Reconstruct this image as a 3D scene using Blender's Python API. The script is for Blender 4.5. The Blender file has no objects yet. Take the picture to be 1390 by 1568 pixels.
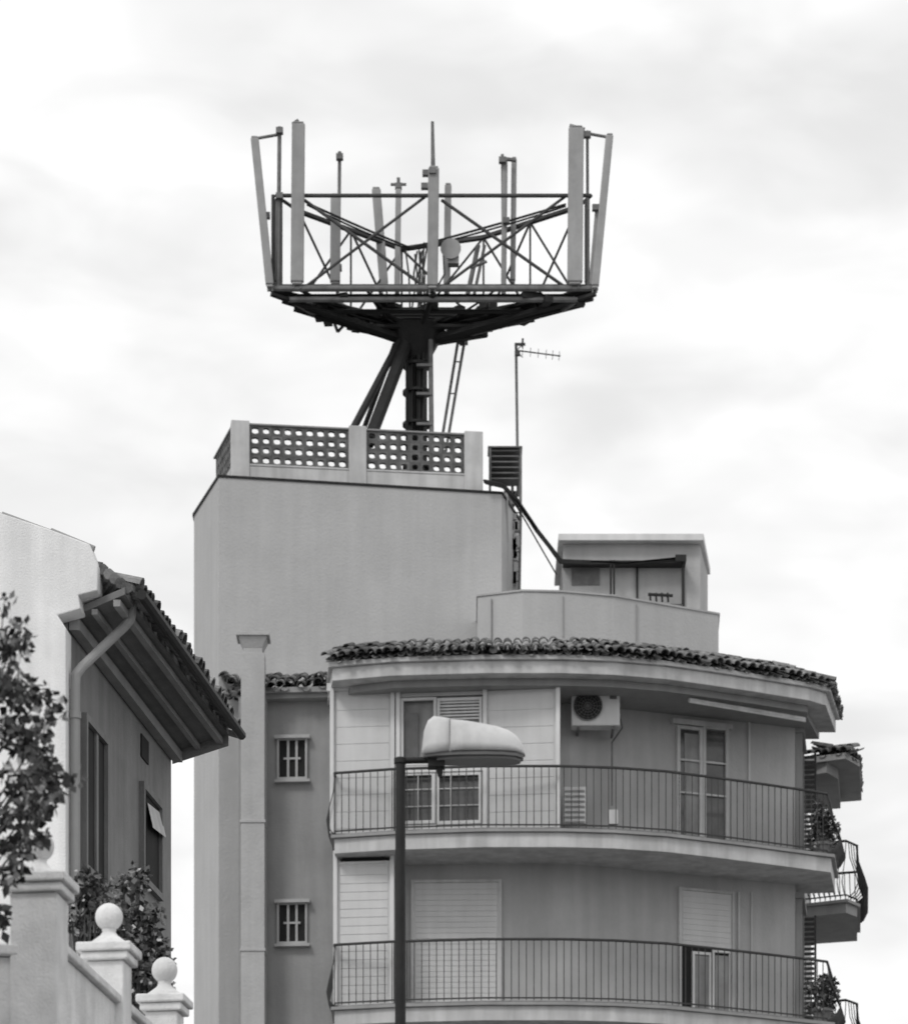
import bpy, math, random, bmesh
from mathutils import Vector, Matrix
random.seed(7)
F=5400.0; HZ=2600.0; CX=695.0; EYE=1.6
def W(px,py,D): return Vector(((px-CX)*D/F, D, EYE+(HZ-py)*D/F))
def XD(px,D): return ((px-CX)*D/F, D)
def ZZ(py,D): return EYE+(HZ-py)*D/F
scene=bpy.context.scene
# ---------------------------------------------------------------- materials
def mat(name,base,var=0.12,scale=1.5,rough=0.85,streak=0.0,bump=0.15,bscale=60,metal=0.0,island=0.0,spec=0.3):
    m=bpy.data.materials.new(name); m.use_nodes=True
    nt=m.node_tree; N=nt.nodes; L=nt.links; bs=N['Principled BSDF']
    bs.inputs['Roughness'].default_value=rough; bs.inputs['Metallic'].default_value=metal
    bs.inputs['Specular IOR Level'].default_value=spec
    geo=N.new('ShaderNodeNewGeometry')
    n1=N.new('ShaderNodeTexNoise'); n1.inputs['Scale'].default_value=scale; n1.inputs['Detail'].default_value=5; n1.inputs['Roughness'].default_value=0.7
    L.new(geo.outputs['Position'],n1.inputs['Vector'])
    mr=N.new('ShaderNodeMapRange'); mr.inputs[1].default_value=0.3; mr.inputs[2].default_value=0.7
    mr.inputs[3].default_value=1-var; mr.inputs[4].default_value=1+var
    L.new(n1.outputs['Fac'],mr.inputs[0]); val=mr.outputs[0]
    if streak>0:
        mp=N.new('ShaderNodeMapping'); mp.inputs['Scale'].default_value=(3.1,3.1,0.25)
        L.new(geo.outputs['Position'],mp.inputs['Vector'])
        n2=N.new('ShaderNodeTexNoise'); n2.inputs['Scale'].default_value=1.6; n2.inputs['Detail'].default_value=5
        L.new(mp.outputs[0],n2.inputs['Vector'])
        m2=N.new('ShaderNodeMapRange'); m2.inputs[1].default_value=0.35; m2.inputs[2].default_value=0.62
        m2.inputs[3].default_value=1-streak; m2.inputs[4].default_value=1.0
        L.new(n2.outputs['Fac'],m2.inputs[0])
        mu=N.new('ShaderNodeMath'); mu.operation='MULTIPLY'; L.new(val,mu.inputs[0]); L.new(m2.outputs[0],mu.inputs[1]); val=mu.outputs[0]
    if island>0:
        m3=N.new('ShaderNodeMapRange'); m3.inputs[3].default_value=1-island; m3.inputs[4].default_value=1+island
        L.new(geo.outputs['Random Per Island'],m3.inputs[0])
        mu=N.new('ShaderNodeMath'); mu.operation='MULTIPLY'; L.new(val,mu.inputs[0]); L.new(m3.outputs[0],mu.inputs[1]); val=mu.outputs[0]
    mu=N.new('ShaderNodeMath'); mu.operation='MULTIPLY'; mu.inputs[1].default_value=base; L.new(val,mu.inputs[0])
    cc=N.new('ShaderNodeCombineColor')
    for i in range(3): L.new(mu.outputs[0],cc.inputs[i])
    L.new(cc.outputs[0],bs.inputs['Base Color'])
    if bump>0:
        n3=N.new('ShaderNodeTexNoise'); n3.inputs['Scale'].default_value=bscale; n3.inputs['Detail'].default_value=2
        L.new(geo.outputs['Position'],n3.inputs['Vector'])
        b=N.new('ShaderNodeBump'); b.inputs['Strength'].default_value=bump; b.inputs['Distance'].default_value=0.02
        L.new(n3.outputs['Fac'],b.inputs['Height']); L.new(b.outputs[0],bs.inputs['Normal'])
    return m
M_tower=mat('tower_render',0.47,0.06,0.9,streak=0.06,bump=0.35,bscale=22)
M_wall=mat('facade_render',0.45,0.09,1.1,streak=0.10,bump=0.35,bscale=22)
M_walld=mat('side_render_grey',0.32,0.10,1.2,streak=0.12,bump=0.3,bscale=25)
M_trim=mat('trim_paint',0.58,0.12,1.8,streak=0.22)
M_white=mat('white_paint',0.72,0.06,1.5,streak=0.12,bump=0.05)
M_shut=mat('shutter_plastic',0.63,0.05,1.5,streak=0.08,bump=0.02,rough=0.5)
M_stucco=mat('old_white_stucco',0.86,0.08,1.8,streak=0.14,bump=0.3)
M_stone=mat('cast_stone',0.78,0.13,4,streak=0.20,bump=0.35)
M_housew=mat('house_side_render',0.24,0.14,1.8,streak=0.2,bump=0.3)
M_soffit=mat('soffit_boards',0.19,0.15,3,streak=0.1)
M_tile=mat('roof_tiles',0.16,0.5,7,bump=0.3,island=0.55)
M_dark=mat('dark_metal',0.018,0.3,6,rough=0.6,bump=0.05)
M_rail=mat('railing_paint',0.05,0.2,5,rough=0.6,bump=0.0)
M_truss=mat('truss_paint',0.06,0.3,5,rough=0.6,bump=0.0)
M_steel=mat('galvanised_steel',0.16,0.3,5,rough=0.55,bump=0.05,metal=0.2)
M_panel=mat('antenna_radome',0.34,0.12,3,rough=0.5,bump=0.0,streak=0.15,island=0.15)
M_glass=mat('window_glass',0.085,0.4,1.6,rough=0.12,bump=0,spec=0.6)
M_gap=mat('dark_interior',0.02,0.3,2,bump=0)
M_curt=mat('curtain',0.33,0.2,2,streak=0.3,bump=0)
M_lattice=mat('breeze_block',0.13,0.25,5,bump=0.2,island=0.25)
M_leaf=mat('leaves',0.06,0.3,3,rough=0.38,bump=0,island=0.85,spec=0.5)
M_leafl=mat('leaves_pale',0.42,0.2,3,rough=0.45,bump=0,island=0.4,spec=0.5)
M_bark=mat('bark',0.09,0.3,12,bump=0.6)
M_terra=mat('terracotta',0.2,0.2,6)
M_asph=mat('asphalt',0.05,0.2,3,bump=0.4)
M_pave=mat('paving',0.28,0.15,2,bump=0.2)
M_ground=mat('ground_soil',0.16,0.2,0.3,bump=0.2)
M_lampw=mat('lamp_shell',0.60,0.10,5,rough=0.45,bump=0,streak=0.2)
M_lens=mat('lamp_lens',0.13,0.1,4,rough=0.25,bump=0)
M_line=mat('road_marking',0.75,0.1,4)
# ---------------------------------------------------------------- builder
class B:
    def __init__(s): s.v=[]; s.f=[]
    def add(s,vs,fs):
        o=len(s.v); s.v+= [tuple(v) for v in vs]; s.f+=[tuple(i+o for i in f) for f in fs]
    def par(s,o,a,b,c):
        o=Vector(o);a=Vector(a);b=Vector(b);c=Vector(c)
        s.add([o,o+a,o+a+b,o+b,o+c,o+a+c,o+a+b+c,o+b+c],[(0,3,2,1),(4,5,6,7),(0,1,5,4),(1,2,6,5),(2,3,7,6),(3,0,4,7)])
    def box(s,c,sz,rz=0):
        c=Vector(c); ca,sa=math.cos(rz),math.sin(rz)
        a=Vector((ca,sa,0))*sz[0]; b=Vector((-sa,ca,0))*sz[1]; h=Vector((0,0,sz[2]))
        s.par(c-a/2-b/2-h/2,a,b,h)
    def tube(s,p,q,r,n=8,r2=None,cap=True):
        p=Vector(p);q=Vector(q); d=(q-p)
        if d.length<1e-5: return
        d.normalize(); up=Vector((0,0,1)) if abs(d.z)<0.9 else Vector((1,0,0))
        a=d.cross(up).normalized(); b=d.cross(a); r2=r if r2 is None else r2
        vs=[]
        for (c,rr) in ((p,r),(q,r2)):
            for i in range(n):
                t=2*math.pi*(i+0.5)/n; vs.append(c+a*math.cos(t)*rr+b*math.sin(t)*rr)
        fs=[(i,(i+1)%n,n+(i+1)%n,n+i) for i in range(n)]
        if cap: fs+=[tuple(range(n-1,-1,-1)),tuple(range(n,2*n))]
        s.add(vs,fs)
    def path(s,pts,r,n=6):
        for i in range(len(pts)-1): s.tube(pts[i],pts[i+1],r,n)
    def prism(s,poly,z0,z1):
        n=len(poly); s.add([(x,y,z0) for x,y in poly]+[(x,y,z1) for x,y in poly],
            [tuple(range(n-1,-1,-1)),tuple(range(n,2*n))]+[(i,(i+1)%n,n+(i+1)%n,n+i) for i in range(n)])
    def ext(s,pts,vec):
        n=len(pts); vec=Vector(vec)
        s.add([Vector(p) for p in pts]+[Vector(p)+vec for p in pts],
            [tuple(range(n-1,-1,-1)),tuple(range(n,2*n))]+[(i,(i+1)%n,n+(i+1)%n,n+i) for i in range(n)])
    def rev(s,c,prof,n=20):
        vs=[];fs=[];c=Vector(c)
        for r,z in prof:
            for i in range(n):
                t=2*math.pi*i/n; vs.append(c+Vector((r*math.cos(t),r*math.sin(t),z)))
        for j in range(len(prof)-1):
            for i in range(n): fs.append((j*n+i,j*n+(i+1)%n,(j+1)*n+(i+1)%n,(j+1)*n+i))
        s.add(vs,fs)
    def obj(s,name,m,parent=None,smooth=False,bevel=0):
        me=bpy.data.meshes.new(name); me.from_pydata(s.v,[],s.f); me.update()
        bm=bmesh.new(); bm.from_mesh(me); bmesh.ops.recalc_face_normals(bm,faces=bm.faces); bm.to_mesh(me); bm.free()
        me.materials.append(m)
        o=bpy.data.objects.new(name,me); scene.collection.objects.link(o)
        if parent: o.parent=parent
        if smooth:
            for p in me.polygons: p.use_smooth=True
        if bevel>0:
            bv=o.modifiers.new('bevel','BEVEL'); bv.width=bevel; bv.segments=2; bv.limit_method='ANGLE'
        return o
def empty(name,loc=(0,0,0)):
    e=bpy.data.objects.new(name,None); scene.collection.objects.link(e); return e
class Line:
    def __init__(s,p0,p1):
        s.p0=Vector(p0); s.p1=Vector(p1); s.u=(s.p1-s.p0).normalized(); s.n=Vector((s.u.y,-s.u.x))
    def hit(s,px,off=0):
        k=(px-CX)/F; o=s.p0+s.n*off
        return (k*o.y-o.x)/(s.u.x-k*s.u.y)
    def P(s,t,off,z):
        q=s.p0+s.u*t+s.n*off; return Vector((q.x,q.y,z))
    def on(s,px,py,off=0):
        q=s.P(s.hit(px,off),off,0); return Vector((q.x,q.y,ZZ(py,q.y)))
    def panel(s,b,px0,px1,py0,py1,th,off=0):
        t0=s.hit(px0,off+th);t1=s.hit(px1,off+th); q=s.P((t0+t1)/2,off+th,0)
        z0=ZZ(py1,q.y); z1=ZZ(py0,q.y)
        s.boxt(b,t0,t1,z0,z1,th,off)
    def boxt(s,b,t0,t1,z0,z1,th,off=0):
        b.par(s.P(t0,off,z0), s.P(t1,off,z0)-s.P(t0,off,z0), s.P(t0,off+th,z0)-s.P(t0,off,z0),(0,0,z1-z0))
    def frame(s,b,px0,px1,py0,py1,w,th,off=0):
        t0=s.hit(px0,off+th);t1=s.hit(px1,off+th); q=s.P((t0+t1)/2,off+th,0)
        z0=ZZ(py1,q.y); z1=ZZ(py0,q.y)
        s.boxt(b,t0,t0+w,z0,z1,th,off); s.boxt(b,t1-w,t1,z0,z1,th,off)
        s.boxt(b,t0+w,t1-w,z1-w,z1,th,off); s.boxt(b,t0+w,t1-w,z0,z0+w,th,off)
def resample(pts,step):
    out=[];L=[Vector(p) for p in pts]; nxt=0.0
    for a,b in zip(L,L[1:]):
        ln=(b-a).length; u=(b-a)/ln
        while nxt<=ln: out.append((a+u*nxt,u)); nxt+=step
        nxt-=ln
    return out
def tile_row(b,pts3,step,r,length,pitch,courses=1,jit=0.012):
    for (p,d) in resample(pts3,step):
        n=Vector((d.y,-d.x,0)).normalized()
        back=(-n*math.cos(pitch)+Vector((0,0,math.sin(pitch))))
        side=Vector((d.x,d.y,0)).normalized(); upv=side.cross(back)
        if upv.z<0: upv=-upv
        for c in range(courses):
            j=Vector((random.uniform(-jit,jit),random.uniform(-jit,jit)*2,random.uniform(-jit,jit)))
            o=p+j+back*(c*length*0.88)
            rs_=r*random.uniform(.9,1.08)
            k=7; vs=[]
            for (e,rr,lift) in ((0,rs_,0.02),(1,rs_*0.82,0.0)):
                for q in (1.0,0.80):
                    for i in range(k):
                        t=math.pi*i/(k-1)
                        vs.append(o+back*length*e+side*math.cos(t)*rr*q+upv*(math.sin(t)*rr*q+lift))
            fs=[]
            for i in range(k-1):
                fs+= [(i,i+1,2*k+i+1,2*k+i),(k+i,3*k+i,3*k+i+1,k+i+1),(i,k+i,k+i+1,i+1)]
            b.add(vs,fs)
            o2=o+side*step*0.5-upv*0.03
            vs=[]
            for e in (0,1):
                for i in range(5):
                    t=math.pi*i/4; vs.append(o2-back*0.03*(1-e)+back*length*e+side*math.cos(t)*r*0.8-upv*(math.sin(t)*r*0.55))
            b.add(vs,[(i,i+1,6+i,5+i) for i in range(4)])
# ================================================================ ground
b=B(); b.add([(-2000,-2000,0),(2000,-2000,0),(2000,2000,0),(-2000,2000,0)],[(0,1,2,3)]); b.obj('ground',M_ground)
b=B(); b.add([(-2.0,-60,0.004),(14,-60,0.004),(14,56,0.004),(-2.0,56,0.004)],[(0,1,2,3)]); b.obj('road',M_asph)
b=B(); b.box((-3.2,-2,0.06),(2.2,116,0.12)); b.box((2,57.6,0.06),(40,3.0,0.12)); b.obj('pavement',M_pave)
b=B()
for i in range(12): b.box((6,-50+i*8,0.010),(0.14,3,0.004))
b.obj('road_marking',M_line)
# ================================================================ apartment building
A=empty('apartment_building')
bal=[(512,60.46),(600,60.2),(740,60.0),(860,60.0),(940,60.1),(1020,60.34),(1090,60.72),(1160,61.13),(1240,61.64),(1272,61.85)]
balX=[XD(*p) for p in bal]
balend=(balX[-1][0]+0.24,63.4)
main=Line(XD(600,61.3),XD(872,61.2))
rgt=Line(XD(872,61.2),XD(1217,62.75))
side=Line(XD(1217,62.75),(XD(1217,62.75)[0]+0.13*10,72.75))
lft=Line(XD(405,61.9),XD(512,61.8))
enc=Line(XD(506,60.75),XD(856,60.28))
ZR1=17.47; ZS1=16.38; ZB1=16.07; FL=2.95
b=B()
c1=XD(512,61.8); c2=XD(600,61.3); c3=XD(872,61.2); c4=XD(1217,62.75); c5=(side.p1.x,side.p1.y)
b.prism([c2,c3,c4,c5,(-0.5,75),(XD(600,75)[0]-0.3,75)],0,19.25)
b.obj('facade_walls',M_wall,A)
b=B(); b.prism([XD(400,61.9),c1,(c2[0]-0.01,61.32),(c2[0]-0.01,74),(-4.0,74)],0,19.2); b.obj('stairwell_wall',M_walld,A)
def slab(b,ztop,zbot,grow=0.0):
    pts=[(x,y-grow) for (x,y) in balX]
    pts[0]=(pts[0][0]-grow,pts[0][1]); pts[-1]=(pts[-1][0]+grow,pts[-1][1])
    pts+=[(balend[0]+grow,balend[1]),(c4[0]+0.02,balend[1]+0.1),(c4[0]-0.05,62.9),(c3[0],61.35),(c2[0],61.45),(balX[0][0]-grow,61.75)]
    b.prism(pts,zbot,ztop)
b=B(); bd=B(); bs_=B()
for k in range(-5,1):
    zt=ZS1+k*FL
    if zt<3: continue
    slab(b,zt-0.055,zt-0.31,0.0); slab(bs_,zt,zt-0.052,0.06)
    slab(bd,zt+0.035,zt+0.003,-0.05)
b.obj('balcony_slabs',M_trim,A,bevel=0.008); bd.obj('balcony_floor_tiles',M_tile,A); bs_.obj('slab_edge_tiles',M_walld,A)
def rail(b,zt,pts,stepb=0.128,belly=0.035,h=1.09):
    zr=zt+h
    top=[Vector((x,y,zr)) for x,y in pts]; bot=[Vector((x,y,zt+0.09)) for x,y in pts]
    b.path(top,0.024,6); b.path(bot,0.016,4)
    for (p,d) in resample([Vector((x,y,zt)) for x,y in pts],stepb):
        n=Vector((d.y,-d.x,0)).normalized()
        prof=[(0,1.09),(belly*0.15,0.8),(belly*0.7,0.5),(belly,0.3),(belly*0.6,0.14),(0,0.05)] if belly>0.08 else [(0,1.09),(0,0.05)]
        q=[p+n*o+Vector((0,0,z*h/1.09)) for o,z in prof]
        b.path(q,0.011,4)
b=B()
for k in range(-4,1):
    zt=ZS1+k*FL
    pts=[(x,y+0.07) for x,y in balX]
    pts[-1]=(pts[-1][0]-0.06,pts[-1][1])
    rail(b,zt,pts)
    e=[(pts[-1][0],pts[-1][1]),(balend[0]-0.05,balend[1])]
    rail(b,zt,e,0.085,0.24)
    rail(b,zt,[(pts[0][0],61.7),(pts[0][0],pts[0][1])],0.12,0.14)
    for px in (604,618): 
        q=XD(px,60.27); b.box((q[0],q[1],zt+0.55),(0.035,0.035,1.1))
b.obj('balcony_railings',M_rail,A)
# eaves
eo=[XD(498,60.15),XD(600,59.85),XD(740,59.7),XD(860,59.7),XD(940,59.8),XD(1020,60.05),XD(1090,60.42),XD(1160,60.83),XD(1240,61.34),XD(1276,61.65)]
eend=(eo[-1][0]+0.36,63.5)
def eavep(g): 
    q=[(x,y+g) for x,y in eo]; q[0]=(q[0][0]+g,q[0][1]); q[-1]=(q[-1][0]-g,q[-1][1])
    return q+[(eend[0]-g,eend[1]),(c4[0],eend[1]),(c4[0]-0.2,63.2),(c3[0],62),(XD(512,62)[0],62.2),(XD(498,62)[0],62.2)]
b=B(); b.prism(eavep(0.05),19.20,19.28); b.prism(eavep(0.12),18.98,19.197); b.obj('eave_cornice',M_trim,A,bevel=0.01)
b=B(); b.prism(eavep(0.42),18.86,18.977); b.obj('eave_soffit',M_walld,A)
b=B()
p3=[Vector((x,y-0.02,19.335)) for x,y in eo]
tile_row(b,p3,0.158,0.080,0.42,math.radians(24),courses=3,jit=0.02)
tile_row(b,[p3[-1],Vector((eend[0],eend[1],19.30))],0.17,0.080,0.42,math.radians(20),courses=3,jit=0.018)
b.obj('eave_roof_tiles',M_tile,A)
b=B()
vs=[Vector((x,y+0.08,19.285)) for x,y in eo]+[Vector((eend[0]-0.1,eend[1],19.285))]
vb=[Vector((x*0.95-0.05,y+2.2,19.285+0.80)) for x,y in eo]+[Vector((eend[0]-1.6,eend[1]+0.3,20.08))]
n=len(vs); b.add(vs+vb,[(i,i+1,n+i+1,n+i) for i in range(n-1)]); b.obj('roof_deck',M_tile,A)
# --- enclosure upper
b=B(); g=B(); fr=B(); cu=B(); gp=B(); fg=B()
enc.panel(b,507,601,1056,1276,0.06,-0.06); enc.panel(b,741,856,1056,1276,0.06,-0.06)
enc.panel(b,601,741,1056,1066,0.05,-0.06)
for y in range(1062,1260,26):
    enc.panel(b,514,596,y,y+24.8,0.005,0.002); enc.panel(b,748,848,y,y+24.8,0.005,0.002)
b.obj('terrace_enclosure_shutters',M_shut,A,bevel=0.003)
for (x0,x1) in ((505,511),(598,604),(606,612),(739,745),(851,857)): enc.panel(fr,x0,x1,1052,1276,0.10,-0.02)
enc.panel(fr,500,866,1040,1052,0.34,-0.3)
enc.panel(fr,612,739,1172,1182,0.06,-0.02)
enc.frame(fr,613,668,1068,1172,0.05,0.06,-0.04); enc.frame(fr,669,738,1068,1172,0.05,0.06,-0.04)
enc.frame(fr,613,666,1182,1262,0.06,0.06,-0.04); enc.frame(fr,667,738,1182,1262,0.06,0.06,-0.04)
for x in (640,690,714): enc.panel(fg,x-.8,x+.8,1182,1262,0.02,-0.01)
for y in (1208,1234): enc.panel(fg,616,735,y-.8,y+.8,0.02,-0.011)
enc.panel(fr,612,739,1262,1276,0.04,-0.04)
enc.panel(g,612,740,1180,1263,0.02,-0.09); enc.panel(cu,668,740,1066,1174,0.02,-0.09); enc.panel(cu,612,668,1066,1174,0.02,-0.14)
enc.panel(g,616,640,1092,1172,0.02,-0.085)
for y in range(1074,1104,5): enc.panel(fr,672,735,y,y+3,0.02,-0.05)
b=B(); e0=enc.P(enc.hit(507),-0.1,16.38); e1=enc.P(enc.hit(856),-0.1,16.38)
b.prism([(e0.x+.02,e0.y+.05),(e0.x+0.06,e0.y+.05),(e0.x+0.06,61.8),(e0.x+.02,61.8)],16.42,18.85)
b.prism([(e1.x-0.06,e1.y+.05),(e1.x-.02,e1.y+.05),(e1.x-.02,61.2),(e1.x-0.06,61.2)],16.42,18.85)
b.obj('enclosure_sides',M_white,A)
sh=B()
for k in range(-4,0):
    dz=(k+1)*FL*-90
    def py(y): return y+dz
    enc.panel(sh,514,600,py(1322),py(1540),0.06,-0.06)
    for y in range(1328,1535,13): enc.panel(sh,520,594,py(y),py(y+11.8),0.006,0.002)
    enc.panel(fr,510,516,py(1303),py(1540),0.10,-0.02); enc.panel(fr,597,603,py(1303),py(1540),0.10,-0.02)
    enc.panel(fr,516,597,py(1303),py(1309),0.08,-0.04); enc.panel(gp,524,590,py(1311),py(1318),0.02,-0.055); enc.panel(fr,516,597,py(1319),py(1323),0.06,-0.05)
    q0=enc.P(enc.hit(515),-0.1,0)
    sh.prism([(q0.x,q0.y),(q0.x+0.05,q0.y),(q0.x+0.05,61.75),(q0.x,61.75)],ZS1+k*FL+0.04,ZB1+(k+1)*FL-0.01)
    q0=enc.P(enc.hit(601),-0.1,0)
    sh.prism([(q0.x-.05,q0.y),(q0.x,q0.y),(q0.x,61.35),(q0.x-.05,61.35)],ZS1+k*FL+0.04,ZB1+(k+1)*FL-0.01)
    main.panel(sh,632,765,py(1352),py(1562),0.03,0.01)
    for i in range(24): 
        y=1354+i*8.4; main.panel(sh,636,761,py(y),py(y+7.8),0.005,0.042)
    main.frame(fg,629,768,py(1347),py(1565),0.05,0.07,0.0)
    rgt.panel(sh,1043,1122,py(1366),py(1452),0.03,0.01)
    for i in range(10):
        y=1368+i*8.4; rgt.panel(sh,1045,1120,py(y),py(y+7.8),0.005,0.042)
    rgt.frame(fg,1040,1125,py(1362),py(1585),0.05,0.07,0.0)
    rgt.panel(gp,1044,1121,py(1453),py(1583),0.015,0.005)
    rgt.frame(fr,1060,1090,py(1458),py(1580),0.05,0.05,0.02); rgt.frame(fr,1091,1120,py(1456),py(1580),0.04,0.05,0.02)
    rgt.panel(cu,1064,1087,py(1464),py(1576),0.02,0.022); rgt.panel(cu,1095,1116,py(1464),py(1576),0.02,0.022)
    for (a,c) in ((1130,1133),(1150,1152)): rgt.panel(fg,a,c,py(1366),py(1590),0.03,0.0)
sh.obj('roller_shutters',M_shut,A,bevel=0.003)
rgt.panel(g,1040,1114,1118,1290,0.02,0.005)
rgt.panel(cu,1048,1072,1124,1285,0.012,0.027)
rgt.frame(fg,1037,1076,1112,1292,0.06,0.08,0.0); rgt.frame(fg,1076.5,1116,1112,1292,0.06,0.08,0.0)
rgt.panel(fg,1030,1122,1104,1112,0.10,0.0)
for y in (1165,1215): rgt.panel(fg,1042,1112,y,y+3,0.05,0.026)
rgt.panel(fg,968,1150,1086,1089,0.05,0.0)
rgt.panel(fg,1146,1149,1091,1295,0.04,0.0)
main.panel(fr,862,898,1205,1262,0.05,0.3)
for y in range(1210,1260,8): main.panel(cu,865,895,y,y+3,0.01,0.352)
main.panel(fr,932,946,1240,1262,0.1,0.5)
fr.obj('window_frames',M_white,A,bevel=0.004); fg.obj('door_frames_weathered',M_trim,A,bevel=0.004); g.obj('window_glass',M_glass,A); cu.obj('curtains',M_curt,A); gp.obj('dark_recesses',M_gap,A)
b=B(); p=W(1055,1072,60.8); q=W(1232,1102,61.8); b.tube(p,q,0.04,8); b.tube(p+Vector((0,-.1,-.06)),q+Vector((0,-.1,-.06)),0.02,6)
b.obj('rolled_awning',M_trim,A)
b=B()
for k in range(-3,1):
    z=ZS1+k*FL
    side.boxt(b,0.15,1.3,z+0.3,z+2.3,0.03,0.003)
    side.boxt(b,2.2,3.4,z+0.1,z+2.2,0.03,0.003)
b.obj('side_windows',M_gap,A)
b=B(); b2=B()
for k in range(-3,1):
    z=ZS1+k*FL
    side.boxt(b,0.05,0.15,z+0.2,z+2.4,0.12,0.003); side.boxt(b,1.3,1.4,z+0.2,z+2.4,0.12,0.003); side.boxt(b,0.0,1.5,z+2.4,z+2.5,0.16,0.003)
    for i in range(3): side.boxt(b,0.2+i*0.35,0.24+i*0.35,z+0.3,z+2.3,0.06,0.04)
    side.boxt(b2,1.44,1.50,z+0.4,z+2.4,0.04,0.0); side.boxt(b2,1.44,1.50,z+0.4,z+2.4,0.04,0.30)
    for i in range(22): side.boxt(b2,1.45,1.49,z+0.42+i*0.09,z+0.47+i*0.09,0.255,0.042)
b.obj('side_window_frames',M_walld,A); b2.obj('side_louvre_shutters',M_truss,A)
b=B(); r=B(); t=B()
for k in range(-4,1):
    z=ZS1+k*FL
    P=[side.P(3.0,0,0),side.P(2.7,0.85,0),side.P(3.1,1.05,0),side.P(5.2,1.02,0),side.P(5.4,0.0,0)]
    plp=[(v.x,v.y) for v in P]
    b.prism(plp,z-0.24,z-0.06)
    P2=[side.P(2.95,0,0),side.P(2.62,0.89,0),side.P(3.1,1.11,0),side.P(5.3,1.08,0),side.P(5.5,0.0,0)]
    b.prism([(v.x,v.y) for v in P2],z-0.057,z)
    rail(r,z,plp,0.10,0.2)
P=[side.P(2.6,0,0),side.P(2.3,0.85,0),side.P(2.9,1.1,0),side.P(5.4,1.1,0),side.P(5.6,0.0,0)]
b.prism([(v.x,v.y) for v in P],18.89,19.0)
b.prism([(v.x,v.y) for v in [side.P(2.8,0,0),side.P(2.5,0.5,0),side.P(3,0.7,0),side.P(5.2,0.7,0),side.P(5.3,0,0)]],18.70,18.887)
tile_row(t,[Vector((v.x,v.y,19.03)) for v in P],0.17,0.08,0.42,math.radians(20),courses=2,jit=.02)
b.obj('side_balcony_slabs',M_walld,A); r.obj('side_balcony_railings',M_dark,A); t.obj('side_roof_tiles',M_tile,A)
# --- stair wall windows, eave, duct
fr=B(); gp=B(); t=B()
for k in range(-4,1):
    dz=-k*252
    y0,y1=1133+dz,1190+dz
    lft.panel(gp,427,467,y0,y1,0.01,0.003)
    lft.frame(fr,424,470,y0-3,y1+3,0.035,0.07,0.0)
    lft.panel(fr,420,474,y0-8,y0-3,0.14,0.0); lft.panel(fr,420,474,y1+3,y1+7,0.12,0.0)
    for x in (441,454): lft.panel(fr,x-1.8,x+1.8,y0,y1,0.03,0.02)
    lft.panel(fr,434,460,y0+27,y0+30,0.03,0.018)
fr.obj('small_window_frames',M_wall,A); gp.obj('small_window_openings',M_gap,A)
b=B(); lft.panel(b,404,506,1060,1069,0.22,0.0); lft.panel(b,402,506,1052,1060,0.30,0.0); b.obj('stairwell_cornice',M_walld,A)
for o_,z in ((0.35,0),(0.15,0.12)):
    tile_row(t,[lft.P(lft.hit(406),o_,19.25+z),lft.P(lft.hit(502),o_,19.25+z)],0.165,0.09,0.42,math.radians(24),courses=2,jit=0.04)
for y,d in ((1066,63.2),(1046,63.4)): tile_row(t,[W(344,y,d),W(374,y,d)],0.165,0.09,0.4,math.radians(24),courses=2,jit=0.04)
t.obj('stairwell_roof_tiles',M_tile,A)
b=B(); q=XD(387,61.3); z0=ZZ(1000,61.3)
b.box((q[0],61.5,z0/2),(0.41,0.42,z0))
for y in (1455,1258): b.box((q[0],61.5,ZZ(y,61.3)),(0.445,0.455,0.05))
b.box((q[0],61.5,z0+0.05),(0.33,0.34,0.10))
v0=[(-.165,-.17),(.165,-.17),(.165,.17),(-.165,.17)]; zz=z0+.101
b.add([(q[0]+x,61.5+y,zz) for x,y in v0]+[(q[0]+x*1.5,61.5+y*1.4,zz+.19) for x,y in v0],[(3,2,1,0),(4,5,6,7)]+[(i,(i+1)%4,4+(i+1)%4,4+i) for i in range(4)])
b.box((q[0],61.5,zz+.22),(0.58,0.54,0.055))
b.obj('ventilation_duct',M_wall,A,bevel=0.006)
b=B(); b.box((q[0]-0.02,62.0,9.55),(0.5,0.6,19.1)); b.obj('duct_backing',M_walld,A)
# --- tower
T0=XD(335,64.0);T1=XD(768,64.9);T2=XD(795,66.4);T3=(T2[0],70.5);T4=(XD(297,66.1)[0],70);T5=XD(297,66.1)
ztop=ZZ(731,64.0)
b=B(); b.prism([T0,T1,T2,T3,T4,T5],0,ztop); b.obj('core_tower_walls',M_tower,A)
def off(poly,g):
    c=Vector((sum(p[0] for p in poly)/len(poly),sum(p[1] for p in poly)/len(poly)))
    return [tuple(Vector(p)+(Vector(p)-c).normalized()*g) for p in poly]
b=B(); b.prism(off([T0,T1,T2,T3,T4,T5],0.03),ztop+0.002,ztop+0.045); b.obj('tower_roof_edge',M_dark,A)
pz=ztop+0.047; ph=1.12
pl=Line(XD(355,64.35),XD(738,64.95)); ps=Line(XD(325,66.2),XD(355,64.35))
Lp=(pl.p1-pl.p0).length; Ls=(ps.p1-ps.p0).length
b=B()
pl.boxt(b,0,Lp,pz,pz+0.30,0.16,-0.16); ps.boxt(b,0,Ls,pz,pz+0.30,0.15,-0.15)
def tpx(px): return pl.hit(px)
for (a,c) in ((354,382),(534,561),(711,739)): pl.boxt(b,tpx(a),tpx(c),pz,pz+ph,0.24,-0.21)
pl.boxt(b,tpx(382),tpx(534),pz+0.30,pz+0.34,0.18,-0.17); pl.boxt(b,tpx(561),tpx(711),pz+0.30,pz+0.34,0.18,-0.17)
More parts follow.
